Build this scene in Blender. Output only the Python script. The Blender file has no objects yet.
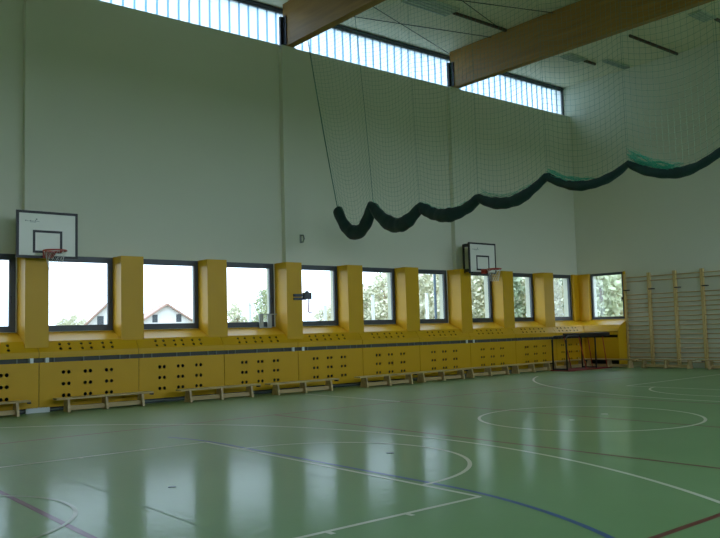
import bpy, math, random
from mathutils import Vector, Matrix

# ------------------------------------------------------------------ camera, sky, exposure
scene = bpy.context.scene
COL = scene.collection
random.seed(7)

cam_data = bpy.data.cameras.new('camera')
cam_data.sensor_fit = 'HORIZONTAL'
cam_data.sensor_width = 36.0
cam_data.lens = 792.087 * 36.0 / 720.0
cam_data.clip_end = 800
cam = bpy.data.objects.new('camera', cam_data)
COL.objects.link(cam)
YAW, PITCH, ROLL = 0.688861, 0.0761289, -0.0266266
CAM = Vector((0.0, -17.93978, 1.564845))
sy_, cy_ = math.sin(YAW), math.cos(YAW)
sp_, cp_ = math.sin(PITCH), math.cos(PITCH)
sr_, cr_ = math.sin(ROLL), math.cos(ROLL)
fwd = Vector((sy_ * cp_, cy_ * cp_, sp_))
r0 = Vector((cy_, -sy_, 0))
u0 = Vector((-sy_ * sp_, -cy_ * sp_, cp_))
right = cr_ * r0 + sr_ * u0
up = cr_ * u0 - sr_ * r0
cam.matrix_world = Matrix(((right.x, up.x, -fwd.x, CAM.x), (right.y, up.y, -fwd.y, CAM.y),
                           (right.z, up.z, -fwd.z, CAM.z), (0, 0, 0, 1)))
scene.camera = cam

world = bpy.data.worlds.new('overcast_sky')
scene.world = world
world.use_nodes = True
bg = world.node_tree.nodes['Background']
bg.inputs['Color'].default_value = (0.66, 0.82, 1.0, 1)
bg.inputs['Strength'].default_value = 2.9

scene.view_settings.view_transform = 'Standard'
scene.view_settings.look = 'None'
scene.view_settings.gamma = 1.0
scene.view_settings.use_curve_mapping = False
scene.view_settings.exposure = 0.56
scene.cycles.max_bounces = 10
scene.cycles.diffuse_bounces = 8
scene.cycles.transparent_max_bounces = 24
scene.cycles.caustics_reflective = False
scene.cycles.caustics_refractive = False

# ------------------------------------------------------------------ materials
def mat(name, color, rough=0.5, spec=0.5, metal=0.0, var=0.0, vscale=4.0, bump=0.0, bscale=60.0, coat=0.0):
    m = bpy.data.materials.new(name)
    m.use_nodes = True
    nt = m.node_tree
    b = nt.nodes['Principled BSDF']
    b.inputs['Base Color'].default_value = (*color, 1)
    b.inputs['Roughness'].default_value = rough
    b.inputs['Metallic'].default_value = metal
    b.inputs['Specular IOR Level'].default_value = spec
    if coat:
        b.inputs['Coat Weight'].default_value = coat
        b.inputs['Coat Roughness'].default_value = 0.15
    if var or bump:
        tc = nt.nodes.new('ShaderNodeTexCoord')
        if var:
            n = nt.nodes.new('ShaderNodeTexNoise')
            n.inputs['Scale'].default_value = vscale
            n.inputs['Detail'].default_value = 5
            nt.links.new(tc.outputs['Object'], n.inputs['Vector'])
            mx = nt.nodes.new('ShaderNodeMix')
            mx.data_type = 'RGBA'
            mx.inputs[6].default_value = (*[c * (1 - var) for c in color], 1)
            mx.inputs[7].default_value = (*[min(1, c * (1 + var)) for c in color], 1)
            nt.links.new(n.outputs['Fac'], mx.inputs[0])
            nt.links.new(mx.outputs[2], b.inputs['Base Color'])
        if bump:
            n2 = nt.nodes.new('ShaderNodeTexNoise')
            n2.inputs['Scale'].default_value = bscale
            n2.inputs['Detail'].default_value = 2
            nt.links.new(tc.outputs['Object'], n2.inputs['Vector'])
            bp_ = nt.nodes.new('ShaderNodeBump')
            bp_.inputs['Strength'].default_value = bump
            bp_.inputs['Distance'].default_value = 0.02
            nt.links.new(n2.outputs['Fac'], bp_.inputs['Height'])
            nt.links.new(bp_.outputs['Normal'], b.inputs['Normal'])
    return m

def wood(name, c1, c2, scale, rough=0.45, dist=3.0, knots=False):
    m = bpy.data.materials.new(name)
    m.use_nodes = True
    nt = m.node_tree
    b = nt.nodes['Principled BSDF']
    b.inputs['Roughness'].default_value = rough
    tc = nt.nodes.new('ShaderNodeTexCoord')
    mp = nt.nodes.new('ShaderNodeMapping')
    mp.inputs['Scale'].default_value = scale
    nt.links.new(tc.outputs['Object'], mp.inputs['Vector'])
    n = nt.nodes.new('ShaderNodeTexNoise')
    n.inputs['Scale'].default_value = 1.0
    n.inputs['Detail'].default_value = 6
    n.inputs['Distortion'].default_value = dist * 0.2
    nt.links.new(mp.outputs['Vector'], n.inputs['Vector'])
    r = nt.nodes.new('ShaderNodeValToRGB')
    r.color_ramp.elements[0].position = 0.3
    r.color_ramp.elements[0].color = (*c1, 1)
    r.color_ramp.elements[1].position = 0.7
    r.color_ramp.elements[1].color = (*c2, 1)
    nt.links.new(n.outputs['Fac'], r.inputs['Fac'])
    nt.links.new(r.outputs['Color'], b.inputs['Base Color'])
    return m

def glass_mat(name, tint, gloss=0.06, translucent=0.0, tcol=(0.9, 0.95, 1.0)):
    m = bpy.data.materials.new(name)
    m.use_nodes = True
    nt = m.node_tree
    nt.nodes.clear()
    out = nt.nodes.new('ShaderNodeOutputMaterial')
    tr = nt.nodes.new('ShaderNodeBsdfTransparent')
    tr.inputs['Color'].default_value = (*tint, 1)
    gl = nt.nodes.new('ShaderNodeBsdfGlossy')
    gl.inputs['Roughness'].default_value = 0.03
    mx = nt.nodes.new('ShaderNodeMixShader')
    mx.inputs['Fac'].default_value = gloss
    last = tr
    if translucent:
        tl = nt.nodes.new('ShaderNodeBsdfTranslucent')
        tl.inputs['Color'].default_value = (*tcol, 1)
        m2 = nt.nodes.new('ShaderNodeMixShader')
        m2.inputs['Fac'].default_value = translucent
        nt.links.new(tr.outputs[0], m2.inputs[1])
        nt.links.new(tl.outputs[0], m2.inputs[2])
        last = m2
    nt.links.new(last.outputs[0], mx.inputs[1])
    nt.links.new(gl.outputs[0], mx.inputs[2])
    nt.links.new(mx.outputs[0], out.inputs['Surface'])
    return m

M = {}
M['wall'] = mat('wall_paint', (0.68, 0.695, 0.56), 0.8, 0.2, var=0.03, vscale=0.6)
M['ceiling'] = mat('ceiling_paint', (0.72, 0.70, 0.54), 0.85, 0.2, var=0.04, vscale=0.8)
M['yellow'] = mat('yellow_lacquer', (0.66, 0.37, 0.008), 0.42, 0.35, var=0.05, vscale=2.0)
M['frame'] = mat('dark_grey_aluminium', (0.055, 0.066, 0.078), 0.4)
M['steel'] = mat('black_steel', (0.012, 0.015, 0.02), 0.45)
M['dark'] = mat('painted_recess_shade', (0.035, 0.04, 0.035), 0.8)  # shade inside the casings, put into the colour
M['gap_shadow'] = mat('grey_gap_shadow', (0.075, 0.08, 0.07), 0.7)  # shadow tone of the casing gap as a flat grey
M['strap'] = mat('grey_strap', (0.16, 0.18, 0.16), 0.5)
M['white'] = mat('white_plastic', (0.72, 0.75, 0.72), 0.4)
M['greyplastic'] = mat('light_grey_plastic', (0.42, 0.45, 0.45), 0.5)
M['board'] = mat('white_backboard', (0.84, 0.84, 0.74), 0.4, var=0.02)
M['black'] = mat('black_paint', (0.008, 0.009, 0.009), 0.45)
M['rim'] = mat('red_rim', (0.45, 0.05, 0.03), 0.4)
M['red'] = mat('red_steel', (0.42, 0.03, 0.02), 0.45)
M['mat'] = mat('dark_red_mat', (0.22, 0.012, 0.012), 0.6)
M['litcord'] = mat('painted_lit_cord', (0.30, 0.48, 0.38), 0.7)  # net cord with the light on it put into the colour
M['cord'] = mat('white_cord', (0.75, 0.72, 0.7), 0.7)
M['beam'] = wood('glulam_timber', (0.29, 0.14, 0.020), (0.41, 0.215, 0.035), (9.0, 0.55, 9.0), 0.5)
M['bench'] = wood('pale_bench_wood', (0.46, 0.32, 0.14), (0.60, 0.44, 0.22), (1.2, 14, 14), 0.4)
M['barwood'] = wood('beech_bars', (0.58, 0.42, 0.16), (0.70, 0.52, 0.22), (14, 14, 1.2), 0.4)
M['rung'] = wood('beech_rungs', (0.50, 0.35, 0.16), (0.60, 0.43, 0.20), (14, 1.2, 14), 0.4)
M['net'] = mat('green_net_cord', (0.07, 0.25, 0.17), 0.7)
M['netbright'] = mat('teal_net_cord', (0.06, 0.45, 0.30), 0.6)
M['rope'] = mat('green_rope', (0.05, 0.20, 0.15), 0.7)
M['tarp'] = mat('dark_green_cloth', (0.006, 0.030, 0.026), 0.7, var=0.3, vscale=6, bump=0.5, bscale=14)
M['glass'] = glass_mat('window_glass', (0.97, 0.98, 0.98), 0.05)
M['uglass'] = glass_mat('profiled_glass', (0.72, 0.80, 0.88), 0.04, 0.45, (0.95, 0.97, 1.0))
M['urib'] = glass_mat('profiled_glass_rib', (0.36, 0.54, 0.64), 0.04, 0.35, (0.38, 0.58, 0.68))
M['lamp'] = mat('grey_lamp_housing', (0.52, 0.58, 0.48), 0.5)
M['louvre'] = mat('grey_louvre', (0.36, 0.42, 0.38), 0.5)
M['railpaint'] = mat('brown_rail_paint', (0.08, 0.04, 0.025), 0.6)
M['cable'] = mat('dark_cable', (0.03, 0.035, 0.03), 0.6)
M['line_white'] = mat('white_line_paint', (0.66, 0.67, 0.55), 0.45, 0.5, coat=0.2)
M['line_red'] = mat('red_line_paint', (0.15, 0.025, 0.018), 0.45, 0.5, coat=0.2)
M['line_red_reflecting'] = mat('red_line_blue_reflection', (0.11, 0.008, 0.06), 0.45, 0.5, coat=0.2)  # dark red end line, blue reflection mixed into its colour
M['line_blue'] = mat('blue_line_paint', (0.03, 0.09, 0.25), 0.45, 0.5, coat=0.2)
M['line_pink'] = mat('pale_pink_line_paint', (0.30, 0.35, 0.22), 0.45, 0.5, coat=0.2)
M['seam'] = mat('floor_seam', (0.15, 0.27, 0.12), 0.5)
M['bark'] = mat('bark', (0.30, 0.22, 0.16), 0.9, var=0.3)
M['leaf1'] = mat('leaf_green', (0.50, 0.54, 0.34), 0.6, var=0.4, vscale=0.9)
M['leaf2'] = mat('leaf_pale', (0.66, 0.64, 0.46), 0.6, var=0.4, vscale=0.9)
M['leaf3'] = mat('needle_green', (0.32, 0.38, 0.24), 0.6, var=0.4, vscale=0.9)
M['grass'] = mat('grass_ground', (0.20, 0.21, 0.15), 0.9, var=0.3, vscale=0.2)
M['render'] = mat('house_render', (0.78, 0.76, 0.72), 0.8)
M['roof'] = mat('red_roof_tile', (0.42, 0.26, 0.20), 0.7)
M['post'] = mat('white_post', (0.8, 0.8, 0.8), 0.5)
M['bluepipe'] = mat('blue_grey_pipe', (0.10, 0.16, 0.24), 0.5)
M['anchor'] = mat('floor_anchor_cover', (0.10, 0.14, 0.15), 0.4)

def floor_mat():
    m = bpy.data.materials.new('green_sports_vinyl')
    m.use_nodes = True
    nt = m.node_tree
    b = nt.nodes['Principled BSDF']
    tc = nt.nodes.new('ShaderNodeTexCoord')
    n = nt.nodes.new('ShaderNodeTexNoise')
    n.inputs['Scale'].default_value = 0.5
    n.inputs['Detail'].default_value = 8
    nt.links.new(tc.outputs['Object'], n.inputs['Vector'])
    r = nt.nodes.new('ShaderNodeValToRGB')
    r.color_ramp.elements[0].position = 0.3
    r.color_ramp.elements[0].color = (0.155, 0.295, 0.115, 1)
    r.color_ramp.elements[1].position = 0.7
    r.color_ramp.elements[1].color = (0.178, 0.328, 0.134, 1)
    nt.links.new(n.outputs['Fac'], r.inputs['Fac'])
    nt.links.new(r.outputs['Color'], b.inputs['Base Color'])
    b.inputs['Roughness'].default_value = 0.48
    b.inputs['IOR'].default_value = 1.45
    b.inputs['Coat Weight'].default_value = 0.25
    b.inputs['Coat Roughness'].default_value = 0.10
    b.inputs['Coat IOR'].default_value = 1.35
    n2 = nt.nodes.new('ShaderNodeTexNoise')
    n2.inputs['Scale'].default_value = 13.0
    n2.inputs['Detail'].default_value = 3
    nt.links.new(tc.outputs['Object'], n2.inputs['Vector'])
    bp_ = nt.nodes.new('ShaderNodeBump')
    bp_.inputs['Strength'].default_value = 0.13
    bp_.inputs['Distance'].default_value = 0.02
    nt.links.new(n2.outputs['Fac'], bp_.inputs['Height'])
    nt.links.new(bp_.outputs['Normal'], b.inputs['Coat Normal'])
    return m
M['floor'] = floor_mat()

# ------------------------------------------------------------------ mesh helpers
class MB:
    def __init__(self):
        self.v = []
        self.f = []

    def box(self, x0, x1, y0, y1, z0, z1):
        k = len(self.v)
        self.v += [(x0, y0, z0), (x1, y0, z0), (x1, y1, z0), (x0, y1, z0), (x0, y0, z1), (x1, y0, z1), (x1, y1, z1), (x0, y1, z1)]
        self.f += [(k, k + 3, k + 2, k + 1), (k + 4, k + 5, k + 6, k + 7), (k, k + 1, k + 5, k + 4), (k + 1, k + 2, k + 6, k + 5),
                   (k + 2, k + 3, k + 7, k + 6), (k + 3, k, k + 4, k + 7)]
        return self

    def hexa(self, a, b):            # two matching quads a (4 pts) and b (4 pts)
        k = len(self.v)
        self.v += [tuple(p) for p in a] + [tuple(p) for p in b]
        self.f += [(k, k + 1, k + 2, k + 3), (k + 7, k + 6, k + 5, k + 4)]
        for i in range(4):
            j = (i + 1) % 4
            self.f.append((k + i, k + 4 + i, k + 4 + j, k + j))
        return self

    def prism_x(self, prof, x0, x1):   # profile of (y, z) points
        k = len(self.v)
        n = len(prof)
        self.v += [(x0, y, z) for y, z in prof] + [(x1, y, z) for y, z in prof]
        self.f.append(tuple(range(k, k + n)))
        self.f.append(tuple(range(k + 2 * n - 1, k + n - 1, -1)))
        for i in range(n):
            j = (i + 1) % n
            self.f.append((k + i, k + n + i, k + n + j, k + j))
        return self

    def tube(self, pts, r, n=8, closed=False, cap=True):
        pts = [Vector(p) for p in pts]
        rs = r if isinstance(r, (list, tuple)) else [r] * len(pts)
        k = len(self.v)
        m = len(pts)
        for i, p in enumerate(pts):
            if closed:
                d = pts[(i + 1) % m] - pts[i - 1]
            else:
                d = pts[min(i + 1, m - 1)] - pts[max(i - 1, 0)]
            d.normalize()
            ref = Vector((0, 0, 1)) if abs(d.z) < 0.9 else Vector((1, 0, 0))
            a = d.cross(ref).normalized()
            b = a.cross(d).normalized()
            for q in range(n):
                t = 2 * math.pi * q / n
                w = p + (a * math.cos(t) + b * math.sin(t)) * rs[i]
                self.v.append(tuple(w))
        last = m if closed else m - 1
        for i in range(last):
            i2 = (i + 1) % m
            for q in range(n):
                q2 = (q + 1) % n
                self.f.append((k + i * n + q, k + i * n + q2, k + i2 * n + q2, k + i2 * n + q))
        if cap and not closed:
            self.f.append(tuple(range(k + n - 1, k - 1, -1)))
            self.f.append(tuple(range(k + (m - 1) * n, k + m * n)))
        return self

    def cyl(self, p, q, r, n=12):
        return self.tube([p, q], r, n)

    def panel(self, us, vs, holes, P, t, r):
        """Flat panel with real round holes. us, vs: (lo, hi); holes: list of (u, v); P(u, v, w) maps to 3D, w in [0, t]."""
        a = r * 1.12
        hu = sorted(set(round(h[0], 5) for h in holes))
        hv = sorted(set(round(h[1], 5) for h in holes))
        cu = [us[0]] + [x for h in hu for x in (h - a, h + a)] + [us[1]]
        cv = [vs[0]] + [x for h in hv for x in (h - a, h + a)] + [vs[1]]
        hs = {(round(h[0], 5), round(h[1], 5)) for h in holes}
        def quad(pts, flip=False):
            k = len(self.v)
            self.v += [tuple(p) for p in pts]
            idx = list(range(k, k + len(pts)))
            self.f.append(tuple(idx[::-1] if flip else idx))
        for i in range(len(cu) - 1):
            for j in range(len(cv) - 1):
                u0_, u1_, v0_, v1_ = cu[i], cu[i + 1], cv[j], cv[j + 1]
                cc = (round((u0_ + u1_) / 2, 5), round((v0_ + v1_) / 2, 5))
                if i % 2 == 1 and j % 2 == 1 and cc in hs:
                    N = 16
                    for q in range(N):
                        pts = []
                        for ang in (2 * math.pi * q / N, 2 * math.pi * (q + 1) / N):
                            c, s = math.cos(ang), math.sin(ang)
                            mm = max(abs(c), abs(s))
                            pts.append(((cc[0] + r * c, cc[1] + r * s), (cc[0] + a * c / mm, cc[1] + a * s / mm)))
                        (i0, o0), (i1, o1) = pts
                        quad([P(*i0, 0), P(*o0, 0), P(*o1, 0), P(*i1, 0)])
                        quad([P(*i0, t), P(*o0, t), P(*o1, t), P(*i1, t)], True)
                        quad([P(*i0, 0), P(*i1, 0), P(*i1, t), P(*i0, t)])
                else:
                    quad([P(u0_, v0_, 0), P(u1_, v0_, 0), P(u1_, v1_, 0), P(u0_, v1_, 0)])
                    quad([P(u0_, v0_, t), P(u1_, v0_, t), P(u1_, v1_, t), P(u0_, v1_, t)], True)
        (a0, a1), (b0, b1) = us, vs
        for (p, q) in (((a0, b0), (a1, b0)), ((a1, b0), (a1, b1)), ((a1, b1), (a0, b1)), ((a0, b1), (a0, b0))):
            quad([P(*p, 0), P(*p, t), P(*q, t), P(*q, 0)])
        return self

    def mesh(self, name, material, smooth=False):
        me = bpy.data.meshes.new(name)
        me.from_pydata(self.v, [], self.f)
        me.materials.append(material)
        if smooth:
            me.polygons.foreach_set('use_smooth', [True] * len(me.polygons))
        me.update()
        return me

    def build(self, name, material, parent=None, smooth=False, loc=(0, 0, 0)):
        return link(name, self.mesh(name, material, smooth), parent, loc)

def link(name, me, parent=None, loc=(0, 0, 0), rz=0.0):
    o = bpy.data.objects.new(name, me)
    COL.objects.link(o)
    o.parent = parent
    o.location = loc
    o.rotation_euler = (0, 0, rz)
    return o

def tag(o, label=None, cat=None, group=None, kind=None):
    if label: o['label'] = label
    if cat: o['category'] = cat
    if group: o['group'] = group
    if kind: o['kind'] = kind
    return o

def empty(name, loc=(0, 0, 0), rz=0.0):
    o = bpy.data.objects.new(name, None)
    COL.objects.link(o)
    o.location = loc
    o.rotation_euler = (0, 0, rz)
    o.empty_display_size = 0.2
    return o

def copy_tree(o, parent=None):
    c = o.copy()
    COL.objects.link(c)
    c.parent = parent
    for ch in list(o.children):
        copy_tree(ch, c)
    return c

ORD = ['first', 'second', 'third', 'fourth', 'fifth', 'sixth', 'seventh', 'eighth', 'ninth', 'tenth', 'eleventh', 'twelfth', 'thirteenth']

# ------------------------------------------------------------------ key dimensions
XL, XR = -2.6, 25.446          # end walls
YF, YB = -20.2, 0.0            # wall behind the camera, long window wall
ZT = 9.53                      # top of long wall, sill of clerestory
ZC = 10.72                     # ceiling
S = 2.2126                     # window pitch
X0 = 5.0835                    # right edge of first (partly seen) window
WZ0, WZ1 = 1.70, 3.394
PIL = 0.4855                   # pillar projection
CAS = 0.65                     # casing projection
J0 = X0 + 0.325
TH = 0.36
I0, I1 = -3, 9                 # window indices along the long wall

# ------------------------------------------------------------------ shell
f = MB().box(XL, XR, YF, YB + 0.0, -0.2, 0.0)
floor = tag(f.build('floor', M['floor']), 'glossy green sports hall floor with painted court lines', 'floor', kind='structure')
c = MB().box(XL - 0.3, XR + 0.3, YF - 0.3, YB + 0.7, ZC, ZC + 0.25)
ceiling = tag(c.build('ceiling', M['ceiling']), 'pale greenish ceiling above the timber beams', 'ceiling', kind='structure')

def win_x(i):
    """opening of window i on the long wall"""
    e = 0.546 if (i - 1) % 3 == 0 else 0.526
    return X0 + (i - 1) * S + e - 0.02, X0 + i * S + (0.03 if i % 3 == 0 else 0.0)

w = MB()
w.box(XL - 0.3, XR + 0.3, 0, TH, -0.6, WZ0)
w.box(XL - 0.3, XR + 0.3, 0, TH, WZ1, ZT)
prev = XL - 0.3
for i in range(I0, I1 + 1):
    a, b = win_x(i)
    a = max(a, XL + 0.05)
    if b > XL + 0.4:
        w.box(prev, a, 0, TH, WZ0, WZ1)
        prev = b
w.box(prev, XR + 0.3, 0, TH, WZ0, WZ1)
wall_left = tag(w.build('wall_left', M['wall']), 'tall pale green wall above the row of windows', 'wall', kind='structure')
TN = [0]
for xp in (5.24, 12.04, 18.68):
    TN[0] += 1
    tag(MB().box(xp, xp + 0.47, -0.17, 0, WZ1, 9.478).build('trim_%d' % TN[0], M['wall']), 'pale wall pilaster below %s' % {5.24: 'the unseen beam, above the near basketball board', 12.04: 'the nearest visible timber beam', 18.68: 'the timber beam behind the net'}[xp], 'pilaster', kind='structure')

EY0, EY1 = -0.56, -1.97         # window in the end wall
w = MB()
w.box(XR, XR + TH, YF - 0.3, 0, -0.6, WZ0)
w.box(XR, XR + TH, YF - 0.3, 0, WZ1, ZC)
w.box(XR, XR + TH, EY0, 0, WZ0, WZ1)
w.box(XR, XR + TH, YF - 0.3, EY1, WZ0, WZ1)
w.box(XR, XR + TH, 0, 0.7, WZ1 + 3, ZC)
wall_right = tag(w.build('wall_right', M['wall']), 'pale end wall behind the wooden wall bars', 'wall', kind='structure')
w = MB().box(XL - TH, XL, YF - 0.3, 0.7, 0, ZC)
tag(w.build('wall_back', M['wall']), 'plain pale end wall behind the camera side', 'wall', kind='structure')
w = MB().box(XL - TH, XR + TH, YF - TH, YF, -0.6, WZ0).box(XL - TH, XR + TH, YF - TH, YF, 7.4, ZC)
w.box(XL - TH, XR + TH, YF - TH, YF, WZ0, WZ1)
for i in range(0, 13, 3):  # posts between tall unseen openings, added to let daylight in
    w.box(XL + i * 2.32, XL + i * 2.32 + 0.3, YF - TH, YF, WZ1, 7.4)
tag(w.build('wall_front', M['wall']), 'pale long wall behind the camera with tall openings added for light', 'wall', kind='structure')

# windows of the long wall
def make_window(n, width, label, fw=0.10):
    root = empty('window_%d' % n)
    tag(root, label, 'window', kind='structure')
    z1 = WZ1 - WZ0
    fr = MB()
    fr.box(0, width, -0.02, 0.07, 0, fw).box(0, width, -0.02, 0.07, z1 - fw, z1)
    fr.box(0, fw, -0.02, 0.07, fw, z1 - fw).box(width - fw, width, -0.02, 0.07, fw, z1 - fw)
    fr.build('window_frame', M['frame'], root)
    sa = MB()
    g, h = fw, fw + 0.035
    sa.box(g, width - g, -0.035, 0.03, g, h).box(g, width - g, -0.035, 0.03, z1 - h, z1 - g)
    sa.box(g, h, -0.035, 0.03, h, z1 - h).box(width - h, width - g, -0.035, 0.03, h, z1 - h)
    sash = sa.build('sash', M['frame'], root)
    MB().box(h, width - h, 0.0, 0.006, h, z1 - h).build('pane', M['glass'], sash)
    hd = MB().box(width - 0.12, width - 0.085, -0.05, -0.03, 0.70, 0.78).box(width - 0.112, width - 0.092, -0.08, -0.055, 0.62, 0.76)
    hd.build('handle', M['steel'], sash)
    return root

n = 0
for i in range(I0, I1 + 1):
    a, b = win_x(i)
    if a < XL + 0.05:
        continue
    n += 1
    if i < 0:
        lab = 'grey framed square window outside the left edge of the picture, %s' % ORD[n - 1]
    elif i == 0:
        lab = 'window cut by the left picture edge, left of the near basketball board'
    else:
        lab = '%s whole window from the left, dark grey frame between yellow pillars' % ORD[i - 1]
    o = make_window(n, b - a, lab)
    o.location = (a, 0.03, WZ0)
n += 1
o = make_window(n, EY0 - EY1, 'window in the end wall beside the wall bars, dense green tree outside', 0.055)
o.location = (XR + 0.03, EY0, WZ0)
o.rotation_euler = (0, 0, -math.pi / 2)

k = TN[0]
# yellow pillars between the windows, cut at the foot along the sloped sill
NOSE = 1.265
KD, KZ = 0.465, 1.495           # fold between flat sill and steep perforated face
def slope_z(d):                # height of the sloped sill at distance d from the wall
    if d <= KD:
        return WZ0 - 0.005 + (KZ - WZ0 + 0.005) * d / KD
    return KZ + (NOSE - KZ) * (d - KD) / (CAS - KD)
for i in range(I0, I1):
    e, wd, p = (0.056, 0.49, 0.575) if i % 3 == 0 else (-0.020, 0.546, PIL)
    xa = X0 + i * S + e
    if xa < XL + 0.1:
        continue
    k += 1
    prof = [(0, slope_z(0) + 0.001), (-KD, slope_z(KD) + 0.001), (-p, slope_z(p) + 0.001), (-p, WZ1 + 0.004), (0, WZ1 + 0.004)]
    o = MB().prism_x(prof, xa, xa + wd).build('trim_%d' % k, M['yellow'])
    tag(o, 'yellow lacquered pillar to the right of %s' % ('the partly seen leftmost window' if i == 0 else 'the %s whole window from the left' % ORD[i - 1] if i > 0 else 'the %s window outside the left picture edge' % ORD[k - 1]), 'pillar', kind='structure')
# corner pillar on both walls
k += 1
root = empty('trim_%d' % k, (XR, 0, 0))
tag(root, 'yellow corner pillar where the two window walls meet', 'pillar', kind='structure')
b9 = win_x(9)[1]
d = 0.10
prof = [(0, slope_z(0) + 0.001), (-d, slope_z(d) + 0.001), (-d, WZ1 + 0.004), (0, WZ1 + 0.004)]
MB().prism_x(prof, b9 - XR + 0.0, -0.10).build('pillar_face', M['yellow'], root)
MB().hexa([(0, EY0, slope_z(0) + 0.002), (-d, EY0, slope_z(d) + 0.002), (-d, EY0, WZ1 + 0.004), (0, EY0, WZ1 + 0.004)],
          [(0, -0.10, slope_z(0) + 0.002), (-d, -0.10, slope_z(d) + 0.002), (-d, -0.10, WZ1 + 0.004), (0, -0.10, WZ1 + 0.004)]).build('pillar_face', M['yellow'], root)
k += 1
o = MB().box(XR - 0.06, XR, EY1 - 0.075, EY1 - 0.0, slope_z(0), WZ1 + 0.004).build('trim_%d' % k, M['yellow'])
tag(o, 'narrow yellow edge board between end wall window and wall bars', 'trim', kind='structure')

# clerestory
cl = empty('window_%d' % (n + 1), (0, 0.30, ZT))
tag(cl, 'long strip of ribbed translucent glass under the ceiling', 'window', kind='structure')
CLZ0, CLZ1 = -0.35, ZC - ZT - 0.14
fr = MB()
fr.box(XL, XR, -0.05, 0.06, CLZ1, ZC - ZT)
fr.box(XL, XR, -0.09, -0.05, CLZ1 + 0.05, CLZ1 + 0.09)
fr.box(XL, XR, -0.05, 0.06, CLZ0 - 0.05, CLZ0)
fr.box(XR - 0.07, XR, -0.05, 0.06, CLZ0, CLZ1)
fr.build('window_frame', M['frame'], cl)
pw = 0.30
pane_me = MB().box(0.022, pw - 0.022, 0, 0.012, CLZ0, CLZ1).mesh('pane', M['uglass'])
rib_me = MB().box(-0.022, 0.022, -0.012, 0.03, CLZ0, CLZ1).mesh('rib', M['urib'])
x = XR - 0.07 - pw
while x > XL:
    link('pane', pane_me, cl, (x, 0, 0))
    link('rib', rib_me, cl, (x, 0, 0))
    x -= pw
MB().box(XL - 0.3, XR + 0.3, 0.36 - 0.30, 0.41, -0.4, -0.35).build('ledge', M['wall'], cl)

# ------------------------------------------------------------------ roof beams
for q, (xb, lab) in enumerate(((5.57, 'laminated timber roof beam above the near basketball board, out of view'),
                               (12.20, 'laminated timber roof beam nearest the camera, cut by the top edge'),
                               (18.87, 'laminated timber roof beam behind the hanging net'))):
    root = tag(empty('roof_beam', (xb, 0, 9.48)), lab, 'beam', 'timber roof beams')
    MB().box(0, 0.24, YF + 0.02, -0.02, 0.0, 1.23).build('glulam_beam', M['beam'], root)
    MB().box(-0.03, 0.0, -0.20, -0.04, 0.04, 0.85).build('bracket_plate', M['steel'], root)
    MB().box(-0.11, -0.03, -0.06, 0.02, 0.04, 0.85).build('bracket_post', M['steel'], root)
    MB().box(-0.11, 0.26, -0.16, 0.0, -0.0, 0.02).build('bearing_plate', M['steel'], root)
    for zz in (0.25, 0.65):
        MB().cyl((-0.05, -0.14, zz), (0.0, -0.14, zz), 0.02, 8).build('bolt', M['steel'], root)

# ------------------------------------------------------------------ court lines (thin painted strips, parts of the floor)
LZ = [0.0012]
def strip(name, pts, wd, m, closed=False):
    LZ[0] += 0.00012
    mb = MB()
    n_ = len(pts)
    for i, p in enumerate(pts):
        a = pts[i - 1] if (closed or i > 0) else pts[i]
        b = pts[(i + 1) % n_] if (closed or i < n_ - 1) else pts[i]
        dx, dy = b[0] - a[0], b[1] - a[1]
        L = math.hypot(dx, dy)
        nx, ny = -dy / L * wd / 2, dx / L * wd / 2
        mb.v += [(p[0] + nx, p[1] + ny, LZ[0]), (p[0] - nx, p[1] - ny, LZ[0])]
    for i in range(n_ if closed else n_ - 1):
        j = (i + 1) % n_
        mb.f.append((2 * i, 2 * i + 1, 2 * j + 1, 2 * j))
    return mb.build(name, m, floor)
def arc(cx, cy, r, a0, a1, n_=64):
    return [(cx + r * math.cos(math.radians(a0 + (a1 - a0) * t / n_)), cy + r * math.sin(math.radians(a0 + (a1 - a0) * t / n_))) for t in range(n_ + 1)]
CY = -10.1
strip('floor_seam', [(3.14, -1.0), (3.14, -19)], 0.012, M['seam'])
strip('floor_seam', [(5.14, -1.0), (5.14, -19)], 0.006, M['seam'])
# volleyball court
RW = 0.06
strip('court_line', [(2.36, -5.2), (2.36, -16.5)], 0.06, M['line_red_reflecting'])
strip('court_line', [(2.36, -5.2), (20.5, -5.2)], 0.06, M['line_red'])
strip('court_line', [(2.36, -14.72), (20.5, -14.72)], RW, M['line_red'])
strip('court_line', [(8.30, -5.2), (8.30, -16.5)], RW, M['line_red'])
strip('court_line', [(11.455, -5.2), (11.455, -14.72)], RW, M['line_red'])
strip('court_line', [(14.62, -5.2), (14.62, -14.72)], RW, M['line_red'])
# handball zone line
strip('court_line', arc(0.48, -8.0, 5.2, 16, 0, 20) + arc(0.48, -12.18, 5.2, 0, -90, 40), 0.06, M['line_blue'])
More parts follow.
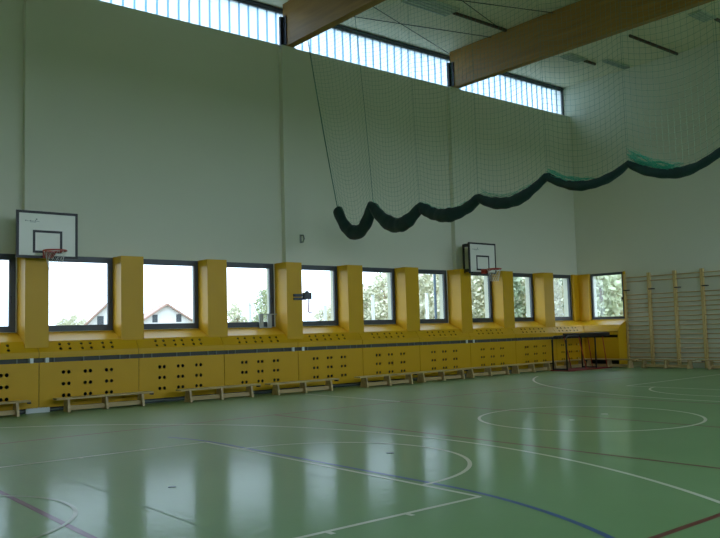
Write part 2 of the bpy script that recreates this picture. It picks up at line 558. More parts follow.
# basketball court
strip('court_line', [(11.50, -1.55), (11.50, -5.2)], 0.05, M['line_white'])
strip('center_circle', arc(11.39, -9.99, 1.8, 0, 360, 96)[:-1], 0.05, M['line_white'], True)
strip('three_point_arc', arc(-0.45, CY, 8.45, 62, -62, 80), 0.055, M['line_white'])
strip('three_point_arc', arc(23.5, CY + 0.05, 8.45, 118, 242, 80), 0.055, M['line_white'])
strip('lane_line', [(-0.5, -7.52), (5.60, -7.53)], 0.05, M['line_white'])
strip('lane_line', [(5.60, -7.53), (5.53, -12.87)], 0.05, M['line_white'])
strip('lane_line', [(-0.5, -12.87), (5.54, -12.87)], 0.05, M['line_white'])
strip('free_throw_arc', arc(5.54, -10.3, 1.79, 90, -90, 48), 0.05, M['line_white'])
for xt, yt, sgn in ((3.78, -7.5, 1), (4.64, -7.48, 1), (4.60, -12.87, -1), (3.76, -12.87, -1)):
    strip('lane_tick', [(xt, yt), (xt, yt - 0.1)], 0.05, M['line_white'])
strip('no_charge_arc', arc(1.40, -10.28, 1.26, 75, -75, 40), 0.04, M['line_pink'])
strip('lane_line', [(17.55, -6.85), (23.3, -6.75)], 0.05, M['line_white'])
strip('lane_line', [(17.55, -6.85), (17.55, -13.4)], 0.05, M['line_white'])
strip('free_throw_arc', arc(17.95, -9.5, 1.95, 100, 260, 48), 0.05, M['line_white'])
for (xa, ya, r_, m_) in ((3.733, -10.27, 0.04, 'anchor'), (6.695, -10.31, 0.05, 'anchor'), (11.97, -9.92, 0.06, 'line_white'), (10.93, -10.0, 0.045, 'line_white')):  # dark anchor covers and plain white discs on the floor
    MB().cyl((xa, ya, 0.0), (xa, ya, 0.004), r_, 20).build('floor_disc', M[m_], floor)

# ------------------------------------------------------------------ perforated yellow radiator casings
ZG1, ZG0, ZPB = 1.14, 1.045, 0.10
GU = (0.57, 1.04, 1.515)
def casing_meshes(width, gu):
    holes_f = [(u + s_ * 0.057, z) for u in gu for s_ in (-1, 1) for z in (0.325, 0.573, 0.82)]
    fr_ = MB().panel((0.006, width - 0.006), (ZPB, ZG0), holes_f, lambda u, v_, w_: (u, -CAS + w_, v_), 0.022, 0.040)
    L = math.hypot(CAS - KD, KZ - NOSE)
    sy2, sz2 = (CAS - KD) / L, (KZ - NOSE) / L
    holes_s = [(u + s_ * 0.10, t) for u in gu for s_ in (-1, 1) for t in (0.08, 0.205)]
    def P(u, v_, w_):
        return (u, -CAS + v_ * sy2 + w_ * sz2, NOSE + v_ * sz2 - w_ * sy2)
    sl = MB().panel((0.006, width - 0.006), (0.0, L), holes_s, P, 0.02, 0.036)
    q = slope_z(0)
    si = MB().prism_x([(-KD, KZ - 0.02), (-KD, KZ), (0, q), (0, q - 0.02)], 0.006, width - 0.006)
    fa = MB().box(0.006, width - 0.006, -CAS, -CAS + 0.022, ZG1, NOSE)
    bk = MB().box(0, width, -0.30, -0.26, 0.0, 1.22)  # dark sheets painted as shade behind holes and gap
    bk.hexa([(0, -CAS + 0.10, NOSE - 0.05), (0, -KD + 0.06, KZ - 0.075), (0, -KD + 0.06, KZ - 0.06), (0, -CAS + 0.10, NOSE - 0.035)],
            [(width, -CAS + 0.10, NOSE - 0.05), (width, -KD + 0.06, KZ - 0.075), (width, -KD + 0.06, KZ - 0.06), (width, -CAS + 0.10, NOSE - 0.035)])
    ln = MB().box(0, width, -CAS + 0.05, -CAS + 0.06, ZG0 - 0.06, ZG1 + 0.06)  # grey strip painted as the casing's shadow in the gap
    return [('gap_shadow_strip', ln.mesh('gap_shadow_strip', M['gap_shadow'])), ('front_panel', fr_.mesh('front_panel', M['yellow'])), ('sloped_top', sl.mesh('sloped_top', M['yellow'])), ('sill', si.mesh('sill', M['yellow'])),
            ('fascia', fa.mesh('fascia', M['yellow'])), ('shade_backing', bk.mesh('shade_backing', M['dark']))]
full = casing_meshes(S, GU)
last_w = XR - CAS - (J0 + 8 * S)
short = casing_meshes(last_w, (0.36, 0.80, 1.24))
strap_me = MB().box(-0.012, 0.012, -CAS + 0.004, -CAS + 0.02, ZG0 - 0.02, ZG1 + 0.02).mesh('strap', M['strap'])
clamp_me = MB().box(-0.035, 0.035, -CAS - 0.004, -CAS + 0.05, ZG0 - 0.004, ZG1 + 0.004).mesh('clamp', M['white'])
plinth_me = MB().box(0, S, -0.52, -0.50, 0, ZPB + 0.03).mesh('plinth', M['frame'])
pipe_me = MB().cyl((0, -0.56, 0.045), (S, -0.56, 0.045), 0.022, 8).mesh('pipe', M['strap'])
for i in range(-3, 9):
    xa = J0 + i * S
    if xa < XL - 1.2:
        continue
    root = empty('radiator_cover', (xa, 0, 0))
    lab = ('perforated yellow radiator cover under the %s whole window from the left' % ORD[i]) if i >= 0 else \
        ('perforated yellow radiator cover at the left picture edge, before the near basketball board' if i == -1 else
         'perforated yellow radiator cover outside the left picture edge, %s' % ORD[i + 3])
    if i == 8:
        lab = 'short perforated yellow radiator cover in the corner behind the black stand'
    tag(root, lab, 'radiator cover', 'perforated yellow radiator covers along the windows')
    for nm, me in (short if i == 8 else full):
        link(nm, me, root)
    for u in ((0.12, 0.32, 0.95, 1.3, 1.77, 2.0) if i < 8 else (0.12, 0.32, 0.9, 1.3)):
        link('strap', strap_me, root, (u, 0, 0))
    if i % 3 == 0 and i >= 0:
        link('clamp', clamp_me, root, (0.17, 0, 0))
    if i % 3 == 2 and i < 8:
        link('clamp', clamp_me, root, (S - 0.15, 0, 0))
    pl = link('plinth', plinth_me, root)
    pp = link('pipe', pipe_me, root)
    if i == 8:
        pl.scale.x = pp.scale.x = last_w / S
# cover on the end wall, plain panels
root = tag(empty('radiator_cover', (XR, 0, 0)), 'plain yellow cover without holes under the end wall window', 'radiator cover')
ye = EY1 - 0.05
MB().box(-CAS, -CAS + 0.022, ye, -CAS, 0.26, ZG0).build('front_panel', M['yellow'], root)
MB().box(-CAS, -CAS + 0.022, ye, -CAS, ZG1, NOSE).build('fascia', M['yellow'], root)
q = slope_z(0)
def facet(d0, z0, d1, z1, name):
    MB().hexa([(-d0, ye, z0 - 0.02), (-d0, ye, z0), (-d1, ye, z1), (-d1, ye, z1 - 0.02)],
              [(-d0, -d0, z0 - 0.02), (-d0, -d0, z0), (-d1, -d1, z1), (-d1, -d1, z1 - 0.02)]).build(name, M['yellow'], root)
    MB().hexa([(-CAS, -d0, z0 - 0.02), (-CAS, -d0, z0), (-CAS, -d1, z1), (-CAS, -d1, z1 - 0.02)],
              [(-d0 + 0.001, -d0, z0 - 0.02), (-d0 + 0.001, -d0, z0), (-d1, -d1, z1), (-d1, -d1, z1 - 0.02)]).build(name, M['yellow'], root)
facet(CAS, NOSE, KD, KZ, 'sloped_top')
facet(KD, KZ, 0.0, q, 'sill')
MB().box(-0.3, -0.26, ye, -0.3, 0, 1.22).build('shade_backing', M['dark'], root)  # dark sheet standing in for shade inside the cover
eb = MB()
prof = [(-CAS, 0.0), (-0.002, 0.0), (-0.002, slope_z(0)), (-KD, KZ), (-CAS, NOSE)]
eb.v += [(px_, ye - 0.02, pz_) for px_, pz_ in prof] + [(px_, ye, pz_) for px_, pz_ in prof]
eb.f += [(0, 1, 2, 3, 4), (9, 8, 7, 6, 5)] + [(i, 5 + i, 5 + (i + 1) % 5, (i + 1) % 5) for i in range(5)]
eb.build('end_board', M['yellow'], root)
o = MB().box(-0.24, 0.24, -0.03, 0.03, 0, 0.11).box(-0.22, 0.22, -0.034, -0.03, 0.02, 0.09).build('floor_box', M['white'], None, loc=(X0 + 0.31, -0.62, 0))
tag(o, 'low white box on the floor between the two leftmost benches', 'box')

# ------------------------------------------------------------------ basketball boards
def basket(cx, label):
    root = tag(empty('basketball_hoop', (cx, -0.9, 3.24)), label, 'basketball hoop', 'wall mounted basketball boards')
    W, H = 1.263, 0.985
    MB().box(-W / 2, W / 2, 0, 0.03, 0, H).build('backboard', M['board'], root)
    t = 0.05
    b = MB()
    for (x0_, x1_, z0_, z1_) in ((-W / 2 - 0.004, W / 2 + 0.004, -0.004, t), (-W / 2 - 0.004, W / 2 + 0.004, H - t, H + 0.004), (-W / 2 - 0.004, -W / 2 + t, t, H - t), (W / 2 - t, W / 2 + 0.004, t, H - t)):
        b.box(x0_, x1_, -0.004, 0.034, z0_, z1_)
    b.build('border', M['black'], root)
    b = MB()
    a0_, a1_, c0_, c1_ = -0.305, 0.305, 0.105, 0.585
    for (x0_, x1_, z0_, z1_) in ((a0_, a1_, c0_, c0_ + t), (a0_, a1_, c1_ - t, c1_), (a0_, a0_ + t, c0_ + t, c1_ - t), (a1_ - t, a1_, c0_ + t, c1_ - t)):
        b.box(x0_, x1_, -0.004, 0.0, z0_, z1_)
    b.build('target_square', M['black'], root)
    lg = MB()
    for j in range(9):
        lg.box(-0.46 + j * 0.033, -0.46 + j * 0.033 + 0.022, -0.003, 0, 0.765, 0.775 + 0.012 * (j % 3 == 0))
    lg.box(-0.36, -0.24, -0.003, 0, 0.745, 0.752)
    lg.box(-0.245, -0.215, -0.003, 0, 0.80, 0.825)
    lg.build('maker_mark', M['strap'], root)
    rz, ry = 0.115, -0.46
    ring = [(0.225 * math.cos(2 * math.pi * k_ / 32), ry + 0.225 * math.sin(2 * math.pi * k_ / 32), rz) for k_ in range(32)]
    rim = MB().tube(ring, 0.018, 8, closed=True).build('rim', M['rim'], root, True)
    bk = MB().box(-0.10, 0.10, -0.02, -0.004, 0.0, 0.14)
    bk.hexa([(-0.09, -0.02, 0.125), (0.09, -0.02, 0.125), (0.09, -0.02, 0.105), (-0.09, -0.02, 0.105)],
            [(-0.11, -0.255, 0.125), (0.11, -0.255, 0.125), (0.11, -0.255, 0.105), (-0.11, -0.255, 0.105)])
    for s_ in (-1, 1):
        bk.hexa([(s_ * 0.08, -0.02, 0.11), (s_ * 0.09, -0.02, 0.11), (s_ * 0.09, -0.02, 0.0), (s_ * 0.08, -0.02, 0.0)],
                [(s_ * 0.10, -0.25, 0.11), (s_ * 0.11, -0.25, 0.11), (s_ * 0.11, -0.25, 0.095), (s_ * 0.10, -0.25, 0.095)])
    bk.build('rim_bracket', M['rim'], root)
    nt = MB()
    K = 12
    for k_ in range(K):
        for s_ in (-1, 1):
            pts = []
            for st in range(6):
                a = 2 * math.pi * (k_ + s_ * st * 0.5) / K
                rr = 0.222 - 0.10 * (st / 5) ** 0.7
                pts.append((rr * math.cos(a), ry + rr * math.sin(a), rz - 0.012 - st * 0.075))
            nt.tube(pts, 0.003, 4)
    nt.build('net', M['cord'], rim)
    sf = MB()
    for xx in (-0.51, 0.51):
        sf.box(xx - 0.025, xx + 0.025, 0.03, 0.07, 0.03, H - 0.03)
        sf.box(xx - 0.025, xx + 0.025, 0.32, 0.37, 0.03, H - 0.03)
        for zz in (0.06, H - 0.12):
            sf.box(xx - 0.025, xx + 0.025, 0.07, 0.32, zz, zz + 0.10)
    for zz in (0.08, H - 0.10):
        sf.box(-0.485, 0.485, 0.32, 0.37, zz, zz + 0.05)
        sf.box(-0.485, 0.485, 0.03, 0.07, zz, zz + 0.05)
        sf.box(0.32, 0.37, 0.37, 0.90, zz, zz + 0.05)
        sf.box(0.46, 0.51, 0.37, 0.90, zz, zz + 0.05)
    sf.build('support_frame', M['black'], root)
    return root
basket(5.497, 'near basketball board with red rim above the leftmost window')
basket(19.14, 'far basketball board with red rim and black mounting frame')

# ------------------------------------------------------------------ gym benches
def bench_proto():
    L, H = 2.14, 0.30
    parts = []
    mb = MB().box(-L / 2, L / 2, -0.13, 0.13, H - 0.035, H)
    parts.append(('seat', mb.mesh('seat', M['bench']), (0, 0, 0)))
    lg = MB().hexa([(-0.025, -0.16, 0.0), (0.025, -0.16, 0.0), (0.025, 0.16, 0.0), (-0.025, 0.16, 0.0)],
                   [(-0.025, -0.10, H - 0.035), (0.025, -0.10, H - 0.035), (0.025, 0.10, H - 0.035), (-0.025, 0.10, H - 0.035)])
    me = lg.mesh('leg', M['bench'])
    for xx in (-0.82, 0, 0.82):
        parts.append(('leg', me, (xx, 0, 0)))
    ra = MB().box(-0.795, -0.025, -0.035, 0.035, 0.03, 0.12).box(0.025, 0.795, -0.035, 0.035, 0.03, 0.12)
    parts.append(('stretcher', ra.mesh('stretcher', M['bench']), (0, 0, 0)))
    hk = MB().box(L / 2 - 0.02, L / 2 + 0.03, -0.06, 0.06, H - 0.075, H - 0.04)
    parts.append(('hook', hk.mesh('hook', M['steel']), (0, 0, 0)))
    return parts
BENCH = bench_proto()
def bench(x, y, rz, label, group='gym benches along the window wall'):
    root = tag(empty('gym_bench', (x, y, 0), rz), label, 'bench', group)
    for nm, me, lc in BENCH:
        link(nm, me, root, lc)
    return root
BL = [(4.05, -0.93, 'pale wooden gym bench cut by the left picture edge'),
      (6.70, -0.98, 'pale wooden gym bench below the near basketball board'),
      (9.43, -1.13, 'pale wooden gym bench under the second and third whole windows'),
      (11.74, -1.28, 'pale wooden gym bench under the pillar with the dark bracket'),
      (14.57, -1.30, 'pale wooden gym bench under the fifth whole window, fifth from the left'),
      (16.77, -1.22, 'pale wooden gym bench under the sixth whole window, sixth from the left'),
      (18.96, -1.10, 'pale wooden gym bench under the far basketball board'),
      (21.15, -1.06, 'pale wooden gym bench left of the black stand'),
      (23.33, -0.92, 'pale wooden gym bench standing behind the black stand in the corner')]
for x, y, lab in BL:
    bench(x, y, 0.0, lab)
bench(24.55, -1.79, math.pi / 2, 'pale wooden gym bench under the plain yellow end wall cover', 'gym benches along the end wall')
bench(24.85, -3.78, math.pi / 2, 'pale wooden gym bench in front of the wall bars, nearest the corner', 'gym benches along the end wall')
bench(24.85, -6.13, math.pi / 2, 'pale wooden gym bench before the wall bars at the right picture edge', 'gym benches along the end wall')

# ------------------------------------------------------------------ wall bars
BS = 0.961
up_me = MB().box(-0.055, 0.055, -0.022, 0.022, 0.0, 3.28).mesh('upright', M['barwood'])
rung_me = MB().tube([(0, 0.022, 0), (0, BS - 0.07, 0)], 0.019, 10).mesh('rung', M['rung'], True)
clip_me = MB().box(-0.09, 0.0, 0.0, 0.2, -0.018, 0.018).mesh('bracket', M['black'])
RZ = [3.15, 3.0, 2.53] + [2.53 - 0.156 * k_ for k_ in range(1, 16)]
wl = ['beside the end wall window', 'second from the yellow panel', 'third from the yellow panel', 'fourth from the yellow panel, cut by the right edge', 'outside the right picture edge']
for k_ in range(5):
    y1 = -2.05 - BS * k_
    root = tag(empty('wall_bars', (XR - 0.10, y1, 0)), 'wooden wall bars section %s' % wl[k_], 'wall bars', 'wooden wall bars along the end wall')
    link('upright', up_me, root, (0.0, -0.025, 0))
    link('upright', up_me, root, (0.0, -BS + 0.03, 0))
    for z in RZ:
        if z > 0.05:
            link('rung', rung_me, root, (-0.01, -BS + 0.03, z))
    link('bracket', clip_me, root, (-0.055, -0.235, 2.70))

# ------------------------------------------------------------------ black stand with red struts, mat under it
root = tag(empty('equipment_stand', (23.2, -1.55, 0.03)), 'black tubular equipment stand with padded top and red struts in the corner', 'stand')
zt = 1.12
for yy in (-0.28, 0.28):
    pts = [(-1.15, yy, 0.0), (-1.15, yy, zt - 0.12), (-1.12, yy, zt - 0.04), (-1.05, yy, zt), (0.40, yy, zt), (0.47, yy, zt - 0.04), (0.5, yy, zt - 0.12), (0.5, yy, 0.0)]
    MB().tube(pts, 0.028, 8).build('frame_tube', M['steel'], root, True)
MB().tube([(-1.15, -0.28, 0.03), (-1.15, 0.28, 0.03)], 0.025, 8).build('crossbar', M['steel'], root)
MB().tube([(0.5, -0.28, 0.03), (0.5, 0.28, 0.03)], 0.025, 8).build('crossbar', M['steel'], root)
MB().box(-0.45, 1.30, -0.35, 0.35, zt - 0.05, zt + 0.09).build('padded_top', M['black'], root)
for (xa, xb) in ((-0.45, -0.12), (0.92, 1.12)):
    for yy in (-0.30, 0.30):
        MB().tube([(xa, yy, zt - 0.05), (xb, yy, 0.0)], 0.016, 8).build('strut', M['red'], root, True)
o = MB().box(-1.2, 1.25, -0.42, 0.42, 0, 0.03).build('floor_mat', M['mat'], None, loc=(23.15, -1.56, 0))
tag(o, 'thin dark red mat on the floor under the black stand', 'mat')

# ------------------------------------------------------------------ small wall items
px3 = X0 + 3 * S + 0.056
root = tag(empty('pillar_bracket', (px3, -0.576, 2.42)), 'dark grey bracket arm with hanging hook on the yellow pillar', 'bracket')
MB().box(0.20, 0.60, -0.05, 0.0, 0.06, 0.13).box(0.20, 0.60, -0.05, 0.0, -0.03, 0.03).build('arm', M['frame'], root)
MB().box(0.48, 0.72, -0.12, -0.02, -0.01, 0.17).cyl((0.60, -0.07, 0.17), (0.60, -0.07, 0.21), 0.05, 10).build('clamp', M['frame'], root)
MB().tube([(0.66, -0.07, -0.01), (0.65, -0.07, -0.22), (0.64, -0.07, -0.36), (0.76, -0.07, -0.38)], 0.02, 6).build('hook', M['red'], root)
o = MB().tube([(0, 0, 0.10), (0.06, -0.05, 0.10), (0.07, -0.07, 0.0), (0.05, -0.05, -0.09), (0, 0, -0.10)], 0.022, 8).box(-0.03, 0.03, -0.01, 0.0, -0.12, 0.12).build('wall_hook', M['strap'], None, loc=(12.66, 0.0, 4.12))
tag(o, 'small grey hook on the pale wall above the dark bracket', 'hook')
xs = win_x(3)[1]
root = tag(empty('window_stay', (xs - 0.50, -0.06, WZ0)), 'small grey frame on the sill at the right of the third whole window', 'frame')
MB().box(-0.02, 0.10, -0.02, 0.02, -0.03, 0.32).build('post', M['greyplastic'], root)
MB().box(0.24, 0.36, -0.02, 0.02, -0.03, 0.32).build('post', M['greyplastic'], root)
MB().box(-0.02, 0.62, -0.012, 0.012, 0.32, 0.345).build('rail', M['greyplastic'], root)
MB().box(-0.02, 0.36, -0.012, 0.012, -0.03, 0.0).build('rail', M['greyplastic'], root)

# ------------------------------------------------------------------ ceiling lamps, rails, bracing cables
def ceiling_lamp(x, y, l, wd, label):
    root = tag(empty('ceiling_lamp', (x, y, ZC)), label, 'lamp', 'unlit ceiling lamps')
    MB().box(0, l, -wd / 2, wd / 2, -0.05, 0).build('housing', M['lamp'], root)
    for j in range(4):
        yy = -wd / 2 + wd * (j + 0.5) / 4
        MB().box(0.03, l - 0.03, yy - 0.015, yy + 0.015, -0.07, -0.05).build('louvre', M['louvre'], root)
ceiling_lamp(14.75, -2.45, 1.75, 0.60, 'grey louvred ceiling lamp between the two timber beams, unlit')
ceiling_lamp(22.30, -2.15, 0.98, 0.44, 'grey ceiling lamp near the clerestory end, unlit')
ceiling_lamp(22.38, -6.70, 0.95, 0.42, 'grey ceiling lamp at the upper right picture edge, unlit')
ceiling_lamp(23.9, -2.65, 1.4, 0.22, 'narrow pale panel on the ceiling close to the end wall')  # pale ceiling panel, built from the lamp parts
for (x0_, x1_, y_, lab) in ((16.5, 18.85, -2.48, 'dark rail on the ceiling running into the netted beam'), (22.46, 25.4, -4.5, 'long dark rail on the ceiling ending at the end wall'),
                            (23.3, 23.95, -2.22, 'short dark rail beside the far ceiling lamp'), (23.35, 25.4, -6.84, 'dark rail on the ceiling at the right picture edge')):
    tag(MB().box(0, x1_ - x0_, -0.03, 0.03, -0.08, 0.0).build('ceiling_rail', M['railpaint'], None, loc=(x0_, y_, ZC)), lab, 'rail', 'dark ceiling rails')
for (xa, ya, xb, yb, lab) in ((12.44, -2.07, 18.87, -0.02, 'thin bracing cable rising to the beam end at the clerestory'), (12.44, -0.1, 18.87, -1.85, 'thin bracing cable crossing the first one near the clerestory'),
                              (12.44, -4.35, 18.87, -2.40, 'thin bracing cable meeting the dark ceiling rail'), (12.44, -2.0, 18.87, -4.23, 'thin bracing cable farthest from the clerestory')):
    tag(MB().cyl((xa, ya, ZC - 0.06), (xb, yb, ZC - 0.06), 0.012, 6).build('bracing_cable', M['cable']), lab, 'cable', 'roof bracing cables')

# ------------------------------------------------------------------ divider net, half raised
XN = 13.0
PK = [(-1.29, 4.78), (-2.74, 4.72), (-4.46, 4.46), (-6.31, 4.40), (-8.16, 4.57), (-9.99, 4.50), (-11.75, 4.40), (-13.5, 4.42), (-15.2, 4.42), (-16.9, 4.42)]
SAG = [0.64, 0.48, 0.30, 0.30, 0.30, 0.28, 0.28, 0.28, 0.28]
def bottom(y):
    if y >= PK[0][0]:
        return PK[0][1]
    for i in range(len(PK) - 1):
        ya, yb = PK[i][0], PK[i + 1][0]
        if yb <= y <= ya:
            t = (ya - y) / (ya - yb)
            return PK[i][1] * (1 - t) + PK[i + 1][1] * t - SAG[i] * (1 - abs(2 * t - 1) ** 2.0)
    return PK[-1][1]
def lean(y):
    return 1.40 * math.exp(-(PK[0][0] - y) / 1.7)
ZN = 10.60
net = tag(empty('divider_net', (XN, 0, 0)), 'green dividing net hanging from the ceiling, lower edge rolled in dark cloth', 'net')
YE = PK[-1][0]
def NP(y, t):
    zb = bottom(y)
    return (0.03 * math.sin(y * 2.1 + t * 3), y + lean(y) * t, zb + (ZN - zb) * t)
ys = []
y = PK[0][0]
while y > YE:
    ys.append(y)
    y -= 0.112
mb = MB()
rs = 0.0024
for y in ys:
    mb.tube([NP(y, t / 5) for t in range(6)], rs, 3, cap=False)
nh = 56
for h in range(nh + 1):
    t = h / nh
    mb.tube([NP(y, t) for y in ys], rs, 3, cap=False)
tag(mb.build('netting', M['net'], net), kind='stuff')
# thicker hoisting ropes at the peaks
for y, z in PK:
    MB().tube([NP(y, t / 5) for t in range(6)], 0.007 if y > -3 else 0.003, 6).build('hoist_rope', M['rope'], net)
MB().tube([NP(PK[0][0] - 0.02, t / 5) for t in range(6)], 0.007, 6).build('edge_rope', M['rope'], net)
mb = MB()
for j in range(12):  # brighter cord lengths, painted as light catching the net
    y = -10.25 - j * 0.112
    mb.tube([NP(y, 0.03 + (0.02 + 0.002 * (j % 4)) * t) for t in range(6)], 0.003, 4)
tag(mb.build('lit_cords', M['litcord'], net), kind='stuff')
MB().box(-0.03, 0.03, YE, 0.1, ZN - 0.02, ZN + 0.12).build('top_rail', M['cable'], net)
# rolled cloth
pts, rr = [], []
y = PK[0][0] + 0.02
rnd = random.Random(3)
N_ = 260
for i in range(N_ + 1):
    y = PK[0][0] - (PK[0][0] - YE) * i / N_
    near = min(abs(y - p[0]) for p in PK)
    base = 0.17 - 0.085 * min(1, max(0, (-3.5 - y) / 5.5))
    r_ = base * (0.80 + 0.30 * min(1, near / 0.7)) * (1 + 0.06 * math.sin(y * 9) + 0.05 * math.sin(y * 23 + 1))
    pts.append((0.02 * math.sin(y * 5), y, bottom(y) - 0.02))
    rr.append(r_)
pts = [(0, PK[0][0] + 0.06, PK[0][1] - 0.02)] + pts
rr = [0.06] + rr
cl_ = MB().tube(pts, rr, 14)
cl_.build('rolled_cloth', M['tarp'], net, True)
# netting bunched on top of the roll
mb = MB()
for i in range(len(PK) - 1):
    ya, yb = PK[i][0], PK[i + 1][0]
    dens = 5 if i < 3 else (8 if i == 3 else (16 if i == 4 else 40))
    span = 0.95 if i < 4 else 0.62
    for q_ in range(dens):
        a0_, a1_ = rnd.uniform(0.0, 0.1), rnd.uniform(span * 0.7, span)
        off, ph, amp = rnd.uniform(0.06, 0.20 if i < 5 else 0.30), rnd.uniform(0, 6), rnd.uniform(0.01, 0.03)
        P_ = []
        for s_ in range(16):
            t = a0_ + (a1_ - a0_) * s_ / 15
            y = ya + (yb - ya) * t
            P_.append((rnd.uniform(-0.06, 0.02), y, bottom(y) + off * (1 - (0.4 if i < 5 else 0.9) * t) + amp * math.sin(ph + t * 30)))
        mb.tube(P_, 0.0045, 3, cap=False)
tag(mb.build('bunched_netting', M['netbright'], net), kind='stuff')

# ------------------------------------------------------------------ outside
tag(MB().box(-300, 400, -300, 400, -0.9, -0.6).build('ground', M['grass']), 'grass ground outside the hall', 'ground', kind='structure')

def leaf_crown(seed, r, h, zc, nleaf, conifer=False):
    rn = random.Random(seed)
    mb = MB()
    clumps = []
    for _ in range(34):
        a = rn.uniform(0, 2 * math.pi)
        zz = rn.uniform(-1, 1)
        prof = (1 - (zz + 1) / 2) ** 0.8 + 0.08 if conifer else math.sqrt(max(0.05, 1 - zz * zz))
        rad = r * prof * rn.uniform(0.35, 1.0)
        clumps.append(Vector((rad * math.cos(a), rad * math.sin(a), zc + zz * h / 2)))
    for _ in range(nleaf):
        cpt = rn.choice(clumps)
        p = cpt + Vector((rn.gauss(0, 1), rn.gauss(0, 1), rn.gauss(0, 0.8))) * (r * 0.20)
        s_ = rn.uniform(0.10, 0.20)
        u = Vector((rn.gauss(0, 1), rn.gauss(0, 1), rn.gauss(0, 1))).normalized()
        v_ = u.orthogonal().normalized()
        k_ = len(mb.v)
        mb.v += [tuple(p + u * s_ * 1.4), tuple(p + v_ * s_), tuple(p - u * s_ * 1.4), tuple(p - v_ * s_)]
        mb.f.append((k_, k_ + 1, k_ + 2, k_ + 3))
    return mb, clumps
PROT = []
for sd, (r, h, zc, nl, con, mt) in enumerate(((2.2, 6.5, 5.6, 1700, False, 'leaf1'), (1.9, 5.5, 5.2, 1500, False, 'leaf2'),
                                             (1.8, 8.2, 5.8, 1700, True, 'leaf3'), (2.6, 5.8, 5.2, 1800, False, 'leaf2'))):
    mb, clumps = leaf_crown(11 + sd, r, h, zc, nl, con)
    cm = mb.mesh('foliage', M[mt])
    tr = MB().tube([(0, 0, -0.6), (0.05, 0.02, 2.5), (0, 0.1, zc), (0.05, 0, zc + h * 0.4)], [0.17, 0.13, 0.08, 0.03], 7)
    for cpt in clumps[:14]:
        z0_ = max(1.8, cpt.z - 1.0)
        tr.tube([(0.03, 0.05, z0_), tuple(cpt)], [0.05, 0.015], 5)
    PROT.append((cm, tr.mesh('trunk', M['bark'])))
def tree(az, dist, kind, sc, label, group='trees outside the windows'):
    a = math.radians(az)
    root = tag(empty('tree', (CAM.x + dist * math.sin(a), CAM.y + dist * math.cos(a), 0.0)), label, 'tree', group)
    root.scale = (sc, sc, sc)
    root.rotation_euler = (0, 0, az * 1.7 + dist)
    cm, tm = PROT[kind]
    link('foliage', cm, root)
    link('trunk', tm, root)
def az_of(px):
    return math.degrees(YAW + math.atan((px - 360) / 792.0))
far = [(62, 150, 1, 'first'), (74, 145, 3, 'first'), (83, 155, 1, 'first'), (237, 75, 1, 'third'), (262, 62, 0, 'third'), (271, 82, 1, 'third'), (320, 95, 1, 'fourth'), (333, 88, 3, 'fourth')]
cnt = {}
def nth(key):
    cnt[key] = cnt.get(key, 0) + 1
    return ORD[cnt[key] - 1]
for px, dd, kd, wn in far:
    tree(az_of(px), dd, kd, 0.62 if dd > 100 else 0.52, '%s pale tree from the left in the view of the %s whole window' % (nth(wn), wn))
rn = random.Random(5)
for lo, hi, st, rows, s0, s1, wn in ((350, 408, 8.5, (82, 106, 90, 98), 0.72, 0.85, 'fifth'), (410, 462, 11, (54, 72, 60, 66), 0.72, 0.88, 'sixth'),
                                     (472, 506, 11, (60, 66, 54, 72), 0.72, 0.88, 'seventh'), (508, 545, 11, (52, 70, 58, 64), 0.70, 0.86, 'eighth'), (548, 580, 11, (52, 70, 58, 64), 0.66, 0.78, 'ninth')):
    px, j = lo, 0
    while px < hi:
        tree(az_of(px), rows[j % 4], rn.choice((0, 1, 2, 3)), rn.uniform(s0, s1), '%s wood edge tree from the left beyond the %s whole window' % (nth(wn), wn))
        px += st
        j += 1
for px, dd, kd, sc in ((588, 46, 2, 0.8), (600, 42, 0, 0.75), (613, 48, 3, 0.75), (627, 44, 1, 0.7)):
    tree(az_of(px), dd, kd, sc, '%s green tree from the left outside the end wall window' % nth('end'))

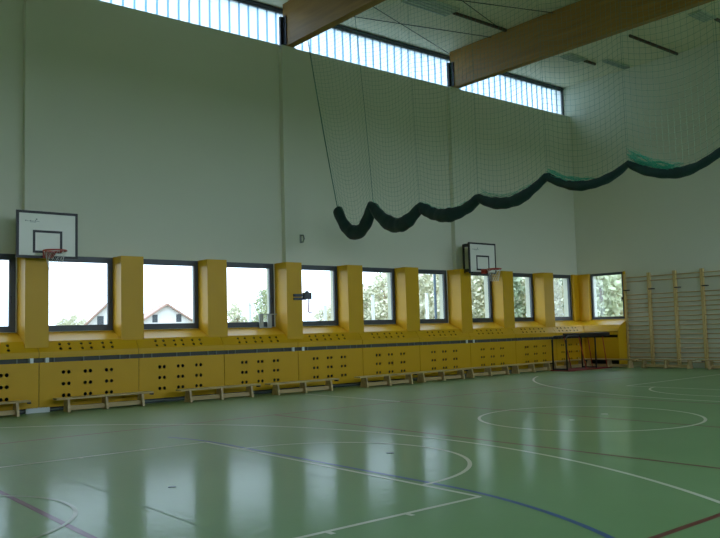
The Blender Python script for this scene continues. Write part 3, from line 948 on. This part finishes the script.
def house(px, dist, wdt, eave, apex, rz, label):
    a = math.radians(az_of(px))
    root = tag(empty('house', (CAM.x + dist * math.sin(a), CAM.y + dist * math.cos(a), -0.6), -a + rz), label, 'house', 'houses beyond the left windows')
    L = 9.0
    hw = wdt / 2
    mb = MB()
    k_ = len(mb.v)
    mb.v += [(-hw, 0, 0), (hw, 0, 0), (hw, 0, eave), (0, 0, apex), (-hw, 0, eave), (-hw, L, 0), (hw, L, 0), (hw, L, eave), (0, L, apex), (-hw, L, eave)]
    mb.f += [(0, 1, 2, 3, 4), (9, 8, 7, 6, 5), (0, 4, 9, 5), (1, 6, 7, 2), (0, 5, 6, 1)]
    mb.build('walls', M['render'], root)
    for s_ in (-1, 1):
        sl = (apex - eave) / hw
        xo = hw + 0.5
        zo = eave - 0.5 * sl
        MB().hexa([(0, -0.5, apex + 0.02), (s_ * xo, -0.5, zo + 0.02), (s_ * xo, -0.5, zo + 0.24), (0, -0.5, apex + 0.26)],
                  [(0, L + 0.5, apex + 0.02), (s_ * xo, L + 0.5, zo + 0.02), (s_ * xo, L + 0.5, zo + 0.24), (0, L + 0.5, apex + 0.26)]).build('roof', M['roof'], root)
    for xx in (-wdt * 0.17, wdt * 0.17):
        wn = MB().box(xx - 0.3, xx + 0.3, -0.03, 0.02, eave + 0.7, eave + 1.6).build('window', M['frame'], root)
house(166, 95, 8.0, 2.9, 5.55, 0.15, 'white gabled house beyond the second whole window')
house(111, 80, 6.2, 2.5, 5.5, -0.1, 'white house with slanting roof edge beyond the first whole window')
def outpost(px, y, z1, name, label, m, r):
    a = math.radians(az_of(px))
    x = math.tan(a) * (y - CAM.y)
    o = MB().cyl((0, 0, -0.6), (0, 0, z1), r, 10).cyl((0, 0, z1), (0, 0, z1 + 0.03), r * 1.25, 10).build(name, m, None, loc=(x, y, 0))
    tag(o, label, 'post', 'white posts outside the windows' if m == M['post'] else None)
for px, z1, lab in ((249, 2.6, 'third'), (324, 2.55, 'fourth'), (372, 3.0, 'fifth'), (426, 3.1, 'sixth'), (488, 3.5, 'seventh')):
    outpost(px, 8.0, z1, 'post', 'white post outside the %s whole window from the left' % lab, M['post'], 0.07)
outpost(434.5, 1.2, 4.2, 'downpipe', 'blue grey pipe outside the sixth whole window from the left', M['bluepipe'], 0.045)
